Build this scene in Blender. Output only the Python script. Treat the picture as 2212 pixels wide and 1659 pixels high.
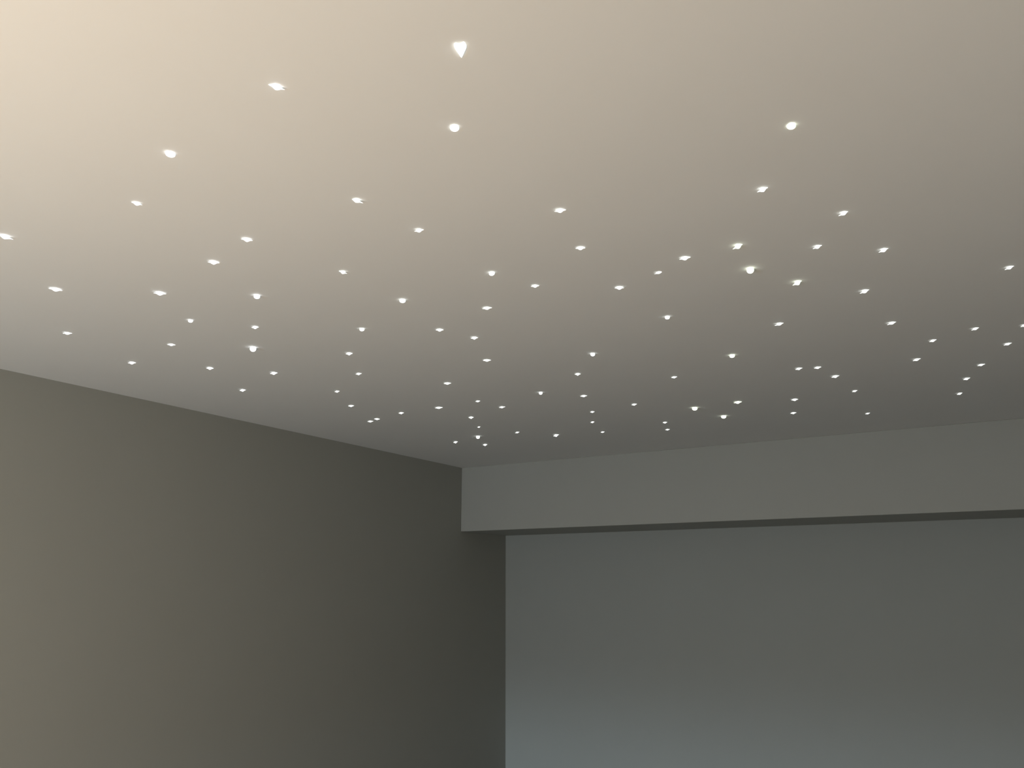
import bpy, bmesh, math
from mathutils import Vector, Matrix

for o in list(bpy.data.objects):
    bpy.data.objects.remove(o, do_unlink=True)
scene = bpy.context.scene
C = scene.collection

# ------------------------------------------------------------------ room dimensions (metres)
CEIL = 2.60                      # ceiling height
BEAM_H, BEAM_D = 0.5424, 0.7346  # drop beam: height of its face, depth to the wall behind it
ROOM_W, ROOM_REAR = 5.6, -9.6    # width (x) and rear wall (y); left wall x=0, beam face y=0
T = 0.14                         # wall thickness

# ------------------------------------------------------------------ camera
cd = bpy.data.cameras.new('camera')
cam = bpy.data.objects.new('camera', cd); C.objects.link(cam)
cd.sensor_fit = 'HORIZONTAL'; cd.sensor_width = 36.0
cd.lens = 1669.1 * 36.0 / 2212.0
yaw, pitch, roll = math.radians(-30.7551), math.radians(14.3073), math.radians(-0.0577)
F = Vector((math.sin(yaw)*math.cos(pitch), math.cos(yaw)*math.cos(pitch), math.sin(pitch)))
R0 = Vector((math.cos(yaw), -math.sin(yaw), 0)); U0 = R0.cross(F)
R = R0*math.cos(roll) + U0*math.sin(roll); U = U0*math.cos(roll) - R0*math.sin(roll)
m = Matrix((R, U, -F)).transposed().to_4x4()
m.translation = (3.78113, -5.50230, CEIL - 0.95)
cam.matrix_world = m
cd.clip_start = 0.05
scene.camera = cam

# ------------------------------------------------------------------ world, lights, exposure
w = bpy.data.worlds.new('dusk_sky'); scene.world = w; w.use_nodes = True
bg = w.node_tree.nodes['Background']
# an overcast dusk sky over darker ground, the same all round
wn = w.node_tree
tc = wn.nodes.new('ShaderNodeTexCoord'); sep = wn.nodes.new('ShaderNodeSeparateXYZ'); mr = wn.nodes.new('ShaderNodeMapRange')
mr.inputs['From Min'].default_value = -0.02; mr.inputs['From Max'].default_value = 0.02
mr.inputs['To Min'].default_value = 0.38; mr.inputs['To Max'].default_value = 1.0
mul = wn.nodes.new('ShaderNodeMath'); mul.operation = 'MULTIPLY'; mul.inputs[1].default_value = SKY = 107.0
wn.links.new(tc.outputs['Generated'], sep.inputs[0]); wn.links.new(sep.outputs['Z'], mr.inputs['Value'])
wn.links.new(mr.outputs['Result'], mul.inputs[0]); wn.links.new(mul.outputs[0], bg.inputs['Strength'])
bg.inputs['Color'].default_value = (0.663, 0.844, 1.0, 1)

def lamp(name, loc, col, power, size):
    l = bpy.data.lights.new(name, 'POINT'); l.energy = power; l.color = col; l.shadow_soft_size = size
    o = bpy.data.objects.new(name, l); o.location = loc; C.objects.link(o); return o
lamp('warm_lamp', (2.5, -6.2, 0.85), (1.0, 0.775, 0.55), 142.0, 0.15)

vs = scene.view_settings
vs.view_transform = 'Standard'; vs.look = 'None'; vs.exposure = 0.0; vs.gamma = 1.0; vs.use_curve_mapping = False

# ------------------------------------------------------------------ materials
def paint(name, col, rough=0.8, spec=0.08, mottle=0.015, bump=0.15):
    mt = bpy.data.materials.new(name); mt.use_nodes = True
    nt = mt.node_tree; b = nt.nodes['Principled BSDF']
    b.inputs['Roughness'].default_value = rough
    b.inputs['Specular IOR Level'].default_value = spec
    tc = nt.nodes.new('ShaderNodeTexCoord')
    big = nt.nodes.new('ShaderNodeTexNoise'); big.inputs['Scale'].default_value = 2.3; big.inputs['Detail'].default_value = 4
    ramp = nt.nodes.new('ShaderNodeMix'); ramp.data_type = 'RGBA'
    a = [c*(1-mottle) for c in col]; z = [min(1, c*(1+mottle)) for c in col]
    ramp.inputs['A'].default_value = (*a, 1); ramp.inputs['B'].default_value = (*z, 1)
    nt.links.new(tc.outputs['Object'], big.inputs['Vector'])
    nt.links.new(big.outputs['Fac'], ramp.inputs['Factor'])
    nt.links.new(ramp.outputs['Result'], b.inputs['Base Color'])
    fine = nt.nodes.new('ShaderNodeTexNoise'); fine.inputs['Scale'].default_value = 55; fine.inputs['Detail'].default_value = 3
    bp = nt.nodes.new('ShaderNodeBump'); bp.inputs['Strength'].default_value = bump; bp.inputs['Distance'].default_value = 0.001
    nt.links.new(tc.outputs['Object'], fine.inputs['Vector'])
    nt.links.new(fine.outputs['Fac'], bp.inputs['Height'])
    nt.links.new(bp.outputs['Normal'], b.inputs['Normal'])
    return mt
M_CEIL = paint('ceiling_paint', (0.80, 0.80, 0.79))
M_WALL = paint('wall_paint', (0.366, 0.381, 0.360), rough=0.8, spec=0.08)
M_BEAM = paint('beam_paint', (0.40, 0.405, 0.378), rough=0.8, spec=0.08)
M_FLOOR = paint("floor_tile", (0.22, 0.22, 0.21), rough=0.5)
M_FRAME = paint('frame_paint', (0.75, 0.75, 0.74), rough=0.4)

M_GLASS = bpy.data.materials.new('window_glass'); M_GLASS.use_nodes = True
nt = M_GLASS.node_tree; nt.nodes.remove(nt.nodes['Principled BSDF'])
tr = nt.nodes.new('ShaderNodeBsdfTransparent'); gl = nt.nodes.new('ShaderNodeBsdfGlossy'); gl.inputs['Roughness'].default_value = 0.02
mx = nt.nodes.new('ShaderNodeMixShader'); mx.inputs['Fac'].default_value = 0.06
nt.links.new(tr.outputs[0], mx.inputs[1]); nt.links.new(gl.outputs[0], mx.inputs[2])
nt.links.new(mx.outputs[0], nt.nodes['Material Output'].inputs['Surface'])

def glow(name, col, strength):
    mt = bpy.data.materials.new(name); mt.use_nodes = True
    b = mt.node_tree.nodes['Principled BSDF']
    b.inputs['Base Color'].default_value = (0.9, 0.92, 0.9, 1)
    b.inputs['Emission Color'].default_value = (*col, 1)
    b.inputs['Emission Strength'].default_value = strength
    return mt
TIPS = {'plain': glow('fibre_tip_white', (0.95, 1.0, 0.97), 2.2),
        'cool': glow('fibre_tip_cool_white', (0.93, 0.97, 1.0), 2.2),
        'green': glow('fibre_tip_greenish_white', (0.92, 1.0, 0.80), 2.8)}

# ------------------------------------------------------------------ helpers
def link(name, bm, mat, parent=None, smooth=False):
    me = bpy.data.meshes.new(name); bm.to_mesh(me); bm.free()
    me.materials.append(mat)
    if smooth:
        for p in me.polygons: p.use_smooth = True
    o = bpy.data.objects.new(name, me); C.objects.link(o)
    if parent: o.parent = parent
    return o
def box(bm, lo, hi):
    vs_ = [bm.verts.new((x, y, z)) for x in (lo[0], hi[0]) for y in (lo[1], hi[1]) for z in (lo[2], hi[2])]
    for f in ((0,1,3,2), (4,6,7,5), (0,4,5,1), (2,3,7,6), (0,2,6,4), (1,5,7,3)):
        bm.faces.new([vs_[i] for i in f])
def slab(name, lo, hi, mat, label, bevel=0.0):
    bm = bmesh.new(); box(bm, lo, hi); bmesh.ops.recalc_face_normals(bm, faces=bm.faces)
    if bevel:
        bmesh.ops.bevel(bm, geom=bm.edges[:], offset=bevel, segments=3, affect='EDGES', profile=0.5)
    o = link(name, bm, mat); o['kind'] = 'structure'; o['label'] = label
    return o

# ------------------------------------------------------------------ the room
BACK = BEAM_D
slab('floor', (-T, ROOM_REAR - T, -0.12), (ROOM_W + T, BACK + T, 0), M_FLOOR, 'grey floor of the room')
slab('ceiling', (-T, ROOM_REAR - T, CEIL), (ROOM_W + T, BACK + T, CEIL + 0.12), M_CEIL, 'white painted ceiling dotted with star lights')
slab('wall_left', (-T, ROOM_REAR - T, 0), (0, BACK + T, CEIL), M_WALL, 'plain grey wall running back to the room corner')
slab('wall_back', (0, BACK, 0), (ROOM_W, BACK + T, CEIL), M_WALL, 'plain grey wall set back under the beam')
slab('ceiling_beam', (0, 0, CEIL - BEAM_H), (ROOM_W, BACK, CEIL), M_BEAM, 'deep grey painted beam along the ceiling', bevel=0.004)
slab('wall_right', (ROOM_W, ROOM_REAR - T, 0), (ROOM_W + T, BACK + T, CEIL), M_WALL, 'plain grey wall beyond the right of the photo')

# rear wall with the window that lets the dusk light in
WX0, WX1, WZ0, WZ1 = 0.3, 1.7, 0.05, 2.0
BLOCKER_BOTTOM = 0.92                     # the added light blocker covers the window down to here
bm = bmesh.new()
box(bm, (0, ROOM_REAR - T, 0), (WX0, ROOM_REAR, CEIL))
box(bm, (WX1, ROOM_REAR - T, 0), (ROOM_W, ROOM_REAR, CEIL))
box(bm, (WX0, ROOM_REAR - T, 0), (WX1, ROOM_REAR, WZ0))
box(bm, (WX0, ROOM_REAR - T, WZ1), (WX1, ROOM_REAR, CEIL))
bmesh.ops.recalc_face_normals(bm, faces=bm.faces)
o = link('wall_front', bm, M_WALL); o['kind'] = 'structure'; o['label'] = 'grey wall with the window, behind the viewer'
win = bpy.data.objects.new('window_1', None); C.objects.link(win); win.location = ((WX0 + WX1)/2, ROOM_REAR - T/2, WZ0)
win['kind'] = 'structure'; win['label'] = 'two-pane window behind the viewer'
hw, hh = (WX1 - WX0)/2, WZ1 - WZ0
bm = bmesh.new()
for lo, hi in (((-hw, -0.03, 0), (-hw + 0.05, 0.03, hh)), ((hw - 0.05, -0.03, 0), (hw, 0.03, hh)),
               ((-hw + 0.05, -0.03, 0), (hw - 0.05, 0.03, 0.05)), ((-hw + 0.05, -0.03, hh - 0.05), (hw - 0.05, 0.03, hh)),
               ((-0.025, -0.03, 0.05), (0.025, 0.03, hh - 0.05))):
    box(bm, lo, hi)
bmesh.ops.recalc_face_normals(bm, faces=bm.faces)
link('window_frame', bm, M_FRAME, win)
for s in (-1, 1):
    bm = bmesh.new(); a, z = sorted((s*0.025, s*(hw - 0.05)))
    box(bm, (a, -0.004, 0.05), (z, 0.004, hh - 0.05))
    bmesh.ops.recalc_face_normals(bm, faces=bm.faces)
    link('window_pane', bm, M_GLASS, win)
bm = bmesh.new()                                  # unseen panel added to cut the sky, built as cloth, bottom bar, cassette
box(bm, (-hw, T/2 + 0.006, BLOCKER_BOTTOM - WZ0 + 0.03), (hw, T/2 + 0.010, hh + 0.02))
box(bm, (-hw, T/2 + 0.002, BLOCKER_BOTTOM - WZ0), (hw, T/2 + 0.018, BLOCKER_BOTTOM - WZ0 + 0.03))
box(bm, (-hw - 0.03, T/2, hh + 0.02), (hw + 0.03, T/2 + 0.08, hh + 0.10))
bmesh.ops.recalc_face_normals(bm, faces=bm.faces)
link('light_blocker', bm, M_WALL, win)
# daylight portal in the opening (guides the sampling of the sky, gives no light of its own)
pl = bpy.data.lights.new('window_portal', 'AREA'); pl.shape = 'RECTANGLE'; pl.size = 2*hw; pl.size_y = BLOCKER_BOTTOM - WZ0
pl.cycles.is_portal = True
po = bpy.data.objects.new('window_portal', pl); C.objects.link(po)
po.location = ((WX0 + WX1)/2, ROOM_REAR - T - 0.01, (WZ0 + BLOCKER_BOTTOM)/2); po.rotation_euler = (math.radians(90), 0, 0)

# ------------------------------------------------------------------ star lights
def lathe_x(profile, seg=14):
    """a bead: (x, radius) profile turned about x"""
    bm = bmesh.new(); rings = []
    for x, r in profile:
        if r < 1e-6: rings.append([bm.verts.new((x, 0, 0))])
        else: rings.append([bm.verts.new((x, r*math.cos(2*math.pi*k/seg), r*math.sin(2*math.pi*k/seg))) for k in range(seg)])
    for a, b_ in zip(rings, rings[1:]):
        for k in range(seg):
            j = (k + 1) % seg
            if len(a) == 1: bm.faces.new((a[0], b_[j], b_[k]))
            elif len(b_) == 1: bm.faces.new((a[k], a[j], b_[0]))
            else: bm.faces.new((a[k], a[j], b_[j], b_[k]))
    bmesh.ops.recalc_face_normals(bm, faces=bm.faces)
    return bm
def mesh_of(name, bm):
    me = bpy.data.meshes.new(name); bm.to_mesh(me); bm.free(); me.materials.append(TIPS['plain'])
    for p in me.polygons: p.use_smooth = True
    return me
# round bead, a ball with the slightest points at its ends
prof = [(-1.0, 0)] + [(math.sin(a), math.cos(a)) for a in [math.radians(d) for d in range(-75, 76, 15)]] + [(1.0, 0)]
ROUND = mesh_of('round_bead', lathe_x(prof))
# spindle bead, drawn out to thin points for the light spill beside the fibre
xs = [-1.6, -1.25, -1.0, -0.85, -0.65, -0.42, -0.2, 0, 0.2, 0.42, 0.65, 0.85, 1.0, 1.25, 1.6]
prof = [(x, 0 if abs(x) > 1.59 else max(max(0, 1 - abs(x)**1.4)**0.9, 0.24*(1.6 - abs(x))/0.6 if abs(x) > 0.9 else 0)) for x in xs]
SPINDLE = mesh_of('spindle_bead', lathe_x(prof))
# heart-shaped light flare built as a flat bead on the ceiling: outline in x/y, rounded over below
outline = [(0.02, 0.60), (0.20, 0.82), (0.46, 1.0), (0.72, 0.92), (0.98, 0.55), (0.95, 0.25), (0.78, -0.02), (0.62, -0.35),
           (0.45, -0.68), (0.26, -1.0), (0.10, -0.86), (-0.12, -0.60), (-0.40, -0.30), (-0.70, 0.02), (-0.95, 0.38), (-1.0, 0.66), (-0.86, 0.80),
           (-0.60, 0.82), (-0.30, 0.72)]
bm = bmesh.new(); n = len(outline); layers = []
for sc_, z in ((1.0, 0.9), (1.0, 0.0), (0.88, -0.55), (0.6, -0.9)):
    layers.append([bm.verts.new((x*sc_, -y*sc_, z)) for x, y in outline])
for a, b_ in zip(layers, layers[1:]):
    for k in range(n):
        j = (k + 1) % n
        bm.faces.new((a[k], a[j], b_[j], b_[k]))
bm.faces.new(layers[0]); bm.faces.new(layers[-1][::-1])
bmesh.ops.recalc_face_normals(bm, faces=bm.faces)
HEART = mesh_of('heart_bead', bm)
BEADS = {'round': ROUND, 'spindle': SPINDLE, 'heart': HEART}

# x, y on the ceiling (m), half width, half depth and half height (mm, bloom of the light included), tilt (degrees), shape, tint of the light, label
STARS = [
    (2.698, -4.592, 10.2, 7.7, 4.6, -8, "spindle", "cool", "elongated star light, second highest on the ceiling, left of the heart-shaped one"),
    (2.300, -4.541, 10.4, 10.4, 5.1, 0, "round", "cool", "oval star light, second highest on the left third of the ceiling"),
    (2.016, -4.433, 8.3, 6.2, 4.8, -4, "spindle", "cool", "small star light, third highest on the left third of the ceiling"),
    (1.516, -4.503, 12.9, 9.6, 6.4, -8, "spindle", "cool", "elongated star light touching the left edge of the photo"),
    (2.087, -4.137, 10.3, 7.7, 5.7, 0, "spindle", "cool", "upper right star light of a slanted pair above the column of three"),
    (3.072, -4.496, 11.2, 20.9, 3.5, 0, "heart", "plain", "largest star light, with a heart-shaped glow, topmost on the ceiling"),
    (2.918, -4.293, 9.5, 11.8, 3.7, 0, "round", "plain", "oval star light directly below the heart-shaped star light"),
    (2.514, -4.154, 11.6, 8.7, 4.2, -18, "spindle", "plain", "star light tilted down to its right, upper middle of the ceiling"),
    (2.546, -3.932, 8.8, 6.6, 5.2, 14, "spindle", "plain", "star light tilted up, just below and right of the one tilted down"),
    (2.938, -3.836, 9.9, 7.4, 5.0, 6, "spindle", "plain", "upper star light of a steep pair just right of the ceiling's middle line"),
    (2.880, -3.594, 9.4, 7.1, 4.9, 0, "spindle", "plain", "lower star light of the steep pair just right of the ceiling's middle line"),
    (3.544, -3.927, 9.1, 11.4, 3.6, -6, "round", "green", "highest star light on the right third of the ceiling, lone and bright"),
    (3.425, -3.678, 9.4, 7.0, 5.8, 18, "spindle", "plain", "second highest star light on the right third of the ceiling, tilted upward"),
    (3.579, -3.435, 9.6, 7.2, 4.7, 20, "spindle", "plain", "third highest star light on the right third of the ceiling"),
    (3.282, -3.373, 11.0, 8.2, 7.4, 24, "spindle", "green", "star light tilted upward, just above the round pale green-white one"),
    (3.480, -3.246, 9.2, 6.9, 5.0, 16, "spindle", "plain", "left star light of a level pair, right of the round pale green-white one"),
    (3.644, -3.122, 9.7, 7.3, 5.5, 18, "spindle", "plain", "right star light of the level pair, right of the round pale green-white one"),
    (1.871, -4.078, 11.0, 8.3, 6.2, 4, "spindle", "cool", "lower left star light of the slanted pair above the column of three"),
    (1.229, -4.198, 13.4, 10.0, 6.1, 0, "spindle", "cool", "wide star light next below the one touching the photo's left edge"),
    (1.497, -3.997, 12.8, 9.6, 6.9, 4, "spindle", "cool", "wide star light left of the top of the column of three"),
    (1.757, -3.809, 10.2, 10.2, 8.1, 0, "round", "cool", "plump top star light in the vertical column of three on the left"),
    (1.339, -3.756, 8.3, 8.3, 6.0, 4, "round", "cool", "upper star light of a slanted pair left of the column of three"),
    (1.487, -3.579, 8.5, 6.4, 6.4, 8, "spindle", "cool", "small middle star light in the vertical column of three on the left"),
    (0.794, -3.906, 10.5, 7.9, 5.0, 8, "spindle", "cool", "leftmost star light along the top edge of the left wall"),
    (1.010, -3.598, 10.4, 7.8, 4.6, 4, "spindle", "cool", "lower star light of the slanted pair left of the column of three"),
    (1.266, -3.395, 12.5, 12.5, 12.2, 12, "round", "cool", "round bright bottom star light in the vertical column of three on the left"),
    (0.623, -3.516, 10.6, 7.9, 6.6, 8, "spindle", "cool", "second star light from the photo's left along the left wall's top edge"),
    (0.846, -3.277, 10.1, 7.6, 6.8, 4, "spindle", "cool", "star light to the lower left of the column of three's bright bottom one"),
    (1.030, -3.065, 11.1, 8.3, 7.0, 10, "spindle", "cool", "star light to the lower right of the column of three's bright bottom one"),
    (0.637, -2.911, 9.7, 7.3, 6.9, 10, "spindle", "cool", "small star light below the column of three, closest to the left wall"),
    (2.156, -3.816, 8.5, 6.3, 5.6, -14, "spindle", "plain", "star light with a short tail to its right, above the zigzag of five"),
    (2.555, -3.566, 9.0, 9.0, 6.3, 12, "round", "plain", "plump topmost of four star lights strung down the ceiling's middle"),
    (2.619, -3.399, 8.9, 6.6, 4.7, 4, "spindle", "plain", "small star light just left of the lower end of the diagonal of three"),
    (2.157, -3.518, 10.4, 10.4, 6.9, 0, "round", "plain", "plump lone star light well left of the second in the middle string"),
    (2.367, -3.300, 11.2, 8.4, 4.8, 6, "spindle", "plain", "wide second of four star lights strung down the ceiling's middle"),
    (1.822, -3.348, 9.2, 9.2, 6.1, 8, "round", "plain", "topmost of five star lights zigzagging down towards the left wall"),
    (2.076, -3.187, 9.8, 7.4, 5.7, 2, "spindle", "plain", "star light just left of the third in the middle string of four"),
    (2.136, -3.033, 9.5, 7.1, 5.9, 6, "spindle", "plain", "third of four star lights strung down the ceiling's middle"),
    (2.003, -2.731, 11.8, 8.9, 4.9, 2, "spindle", "plain", "lowest of four star lights strung down the ceiling's middle"),
    (1.553, -3.125, 9.5, 7.1, 6.4, 6, "spindle", "plain", "second of five star lights zigzagging down towards the left wall"),
    (1.361, -2.849, 8.9, 6.7, 5.5, 10, "spindle", "plain", "third of five star lights zigzagging down towards the left wall"),
    (1.614, -2.485, 11.7, 8.8, 5.6, 4, "spindle", "plain", "lone star light to the lower left of the middle string of four"),
    (1.029, -2.640, 8.2, 6.1, 5.3, 10, "spindle", "plain", "tiny fourth of five star lights zigzagging down towards the left wall"),
    (1.527, -2.078, 8.6, 6.5, 4.7, 8, "spindle", "plain", "topmost of five star lights strung down to the room corner"),
    (0.860, -2.348, 10.6, 7.9, 5.6, 6, "spindle", "plain", "lowest of five star lights zigzagging down towards the left wall"),
    (1.251, -2.057, 14.2, 10.7, 5.5, 6, "spindle", "plain", "small wide star light left of the top of the corner string"),
    (1.564, -1.886, 11.5, 8.7, 5.2, 8, "spindle", "plain", "small star light right of the top of the corner string"),
    (0.981, -2.056, 10.1, 7.6, 5.9, 6, "spindle", "plain", "tiny star light just right of the tight twins by the left wall"),
    (0.745, -1.993, 11.4, 8.6, 5.1, 0, "spindle", "plain", "right one of the tight twin star lights by the left wall"),
    (0.665, -1.960, 11.6, 8.7, 5.2, 6, "spindle", "plain", "left one of the tight twin star lights by the left wall"),
    (1.260, -1.744, 9.9, 7.5, 7.1, 4, "spindle", "plain", "second of five star lights strung down to the room corner"),
    (1.945, -1.508, 8.3, 6.2, 5.0, 4, "spindle", "plain", "upper star light of the vertical pair above the beam's left part"),
    (1.136, -1.468, 6.6, 5.0, 4.6, 20, "spindle", "plain", "tiny third of five star lights strung down to the room corner"),
    (1.820, -1.238, 7.9, 5.9, 5.4, 12, "spindle", "plain", "lower star light of the vertical pair above the beam's left part"),
    (1.252, -1.183, 10.4, 7.8, 4.6, 14, "spindle", "plain", "tiny star light right of the corner string, with a faint tail"),
    (0.950, -1.195, 12.3, 12.3, 11.7, 10, "round", "plain", "round bright fourth of five star lights strung down to the room corner"),
    (1.737, -0.904, 8.4, 6.3, 4.7, 8, "spindle", "plain", "tiny star light below the vertical pair, close to the beam's left part"),
    (1.428, -0.972, 12.2, 9.2, 9.6, 14, "spindle", "plain", "bright star light by the beam, right of the tiny tailed one"),
    (0.699, -1.099, 10.1, 7.5, 7.8, 12, "spindle", "plain", "small star light nearest the room corner on its left wall side"),
    (0.818, -0.901, 10.3, 7.7, 8.0, 4, "spindle", "plain", "lowest of five star lights strung down to the room corner"),
    (3.120, -3.366, 10.9, 8.2, 5.5, 6, "spindle", "plain", "upper right star light in the diagonal of three left of the round one"),
    (3.012, -3.295, 10.4, 7.8, 2.2, 14, "spindle", "plain", "thin streaked middle star light in the diagonal of three"),
    (3.268, -3.178, 10.9, 10.9, 10.5, 12, "round", "green", "large round pale green-white star light, fattest on the ceiling's right half"),
    (2.853, -3.242, 10.0, 7.5, 5.8, -2, "spindle", "plain", "lower left star light in the diagonal of three left of the round one"),
    (3.373, -2.989, 10.8, 8.1, 8.5, 24, "spindle", "green", "fat tilted star light just below and right of the round pale green-white one"),
    (2.888, -2.874, 8.8, 8.8, 6.4, 6, "round", "plain", "lone star light straight below the thin streaked one"),
    (3.228, -2.579, 12.5, 9.4, 4.5, 14, "spindle", "plain", "slim tailed star light between the fat tilted one and the arc of four"),
    (2.447, -2.580, 9.5, 9.5, 7.6, 0, "round", "plain", "top of three star lights curving down, right of the middle string"),
    (2.245, -2.314, 9.0, 6.7, 6.3, 2, "spindle", "plain", "middle of three star lights curving down, right of the middle string"),
    (1.915, -2.075, 9.1, 9.1, 7.7, 8, "round", "plain", "star light just left of the lowest of the curving three"),
    (2.075, -1.894, 11.7, 8.7, 5.2, 4, "spindle", "plain", "lowest of three star lights curving down, right of the middle string"),
    (2.227, -1.567, 9.6, 7.2, 5.6, 8, "spindle", "plain", "small star light right of the lowest of the curving three"),
    (2.956, -2.247, 10.9, 10.9, 7.6, 4, "round", "green", "plump lone star light above the bright triangle of three"),
    (3.161, -1.874, 10.2, 7.6, 5.3, 8, "spindle", "plain", "leftmost star light in the arc of four on the right third"),
    (3.239, -1.849, 10.1, 7.6, 5.3, 6, "spindle", "plain", "second star light from the left in the arc of four"),
    (3.283, -1.641, 11.3, 8.5, 6.3, 8, "spindle", "plain", "third star light from the left in the arc of four"),
    (2.616, -2.021, 9.1, 6.8, 4.8, 6, "spindle", "plain", "small star light second below the thin streaked one"),
    (3.015, -1.232, 11.1, 8.3, 6.3, 4, "spindle", "plain", "upper star light of the vertical pair under the arc of four"),
    (2.735, -1.329, 13.8, 10.3, 7.2, 4, "spindle", "green", "upper right corner of the bright triangle of three star lights by the beam"),
    (2.486, -1.305, 14.3, 14.3, 10.1, 0, "round", "green", "left corner of the bright triangle of three star lights by the beam"),
    (2.937, -0.878, 10.6, 8.0, 5.5, 4, "spindle", "plain", "lower star light of the vertical pair under the arc of four"),
    (2.562, -0.995, 14.1, 14.1, 9.7, 0, "round", "green", "bottom corner of the bright triangle of three star lights by the beam"),
    (2.199, -0.998, 8.8, 6.6, 5.4, 4, "spindle", "plain", "upper star light of the tight vertical pair left of the bright triangle"),
    (2.132, -0.766, 9.2, 6.9, 4.6, 4, "spindle", "plain", "lower star light of the tight vertical pair left of the bright triangle"),
    (3.552, -2.787, 11.1, 8.3, 5.8, 18, "spindle", "plain", "slim tilted star light next below the level pair on the right"),
    (3.967, -2.774, 9.3, 7.0, 4.9, 16, "spindle", "plain", "highest star light along the right edge of the photo"),
    (3.597, -2.371, 11.9, 8.9, 4.6, 14, "spindle", "plain", "slim tilted star light above the right end of the arc of four"),
    (3.868, -2.128, 9.8, 7.3, 4.3, 14, "spindle", "plain", "star light to the upper right of the slanted pair beside the arc"),
    (4.030, -2.078, 9.1, 6.8, 4.3, 14, "spindle", "plain", "star light cut off by the right edge of the photo"),
    (3.717, -2.040, 9.0, 6.7, 4.7, 12, "spindle", "plain", "upper star light of the slanted pair right of the arc of four"),
    (3.981, -1.828, 10.4, 7.8, 4.3, 12, "spindle", "plain", "star light just below the one cut off by the photo's right edge"),
    (3.640, -1.763, 11.1, 8.4, 5.0, 12, "spindle", "plain", "lower star light of the slanted pair right of the arc of four"),
    (3.884, -1.515, 10.0, 7.5, 4.5, 8, "spindle", "plain", "top of three star lights descending to the beam at far right"),
    (3.822, -1.265, 9.9, 7.5, 5.7, 12, "spindle", "plain", "middle of three star lights descending to the beam at far right"),
    (3.321, -1.272, 9.0, 6.7, 4.4, 12, "spindle", "plain", "rightmost and lowest star light in the arc of four"),
    (3.784, -0.929, 9.1, 6.8, 5.3, 14, "spindle", "plain", "bottom of three star lights descending to the beam at far right"),
    (3.307, -0.636, 8.4, 6.3, 4.1, 10, "spindle", "plain", "tiny star light closest to the beam's right half, below the arc of four"),
]
CX, CY = 3.78113, -5.50230           # camera position; the beads' flare and blur shapes are turned to face it
for x, y, hx, hy, hz, tilt, shape, tint, label in STARS:
    o = bpy.data.objects.new('star_light', BEADS[shape]); C.objects.link(o)
    az = math.atan2(x - CX, y - CY)
    o.rotation_euler = (Matrix.Rotation(-az, 3, 'Z') @ Matrix.Rotation(math.radians(-tilt), 3, 'Y')).to_euler()
    o.scale = (hx/1000, hy/1000, hz/1000)
    o.location = (x, y, CEIL - 0.6*hz/1000)
    o.material_slots[0].link = 'OBJECT'; o.material_slots[0].material = TIPS[tint]
    o['label'] = label; o['category'] = 'light'; o['group'] = 'star lights set in the ceiling'
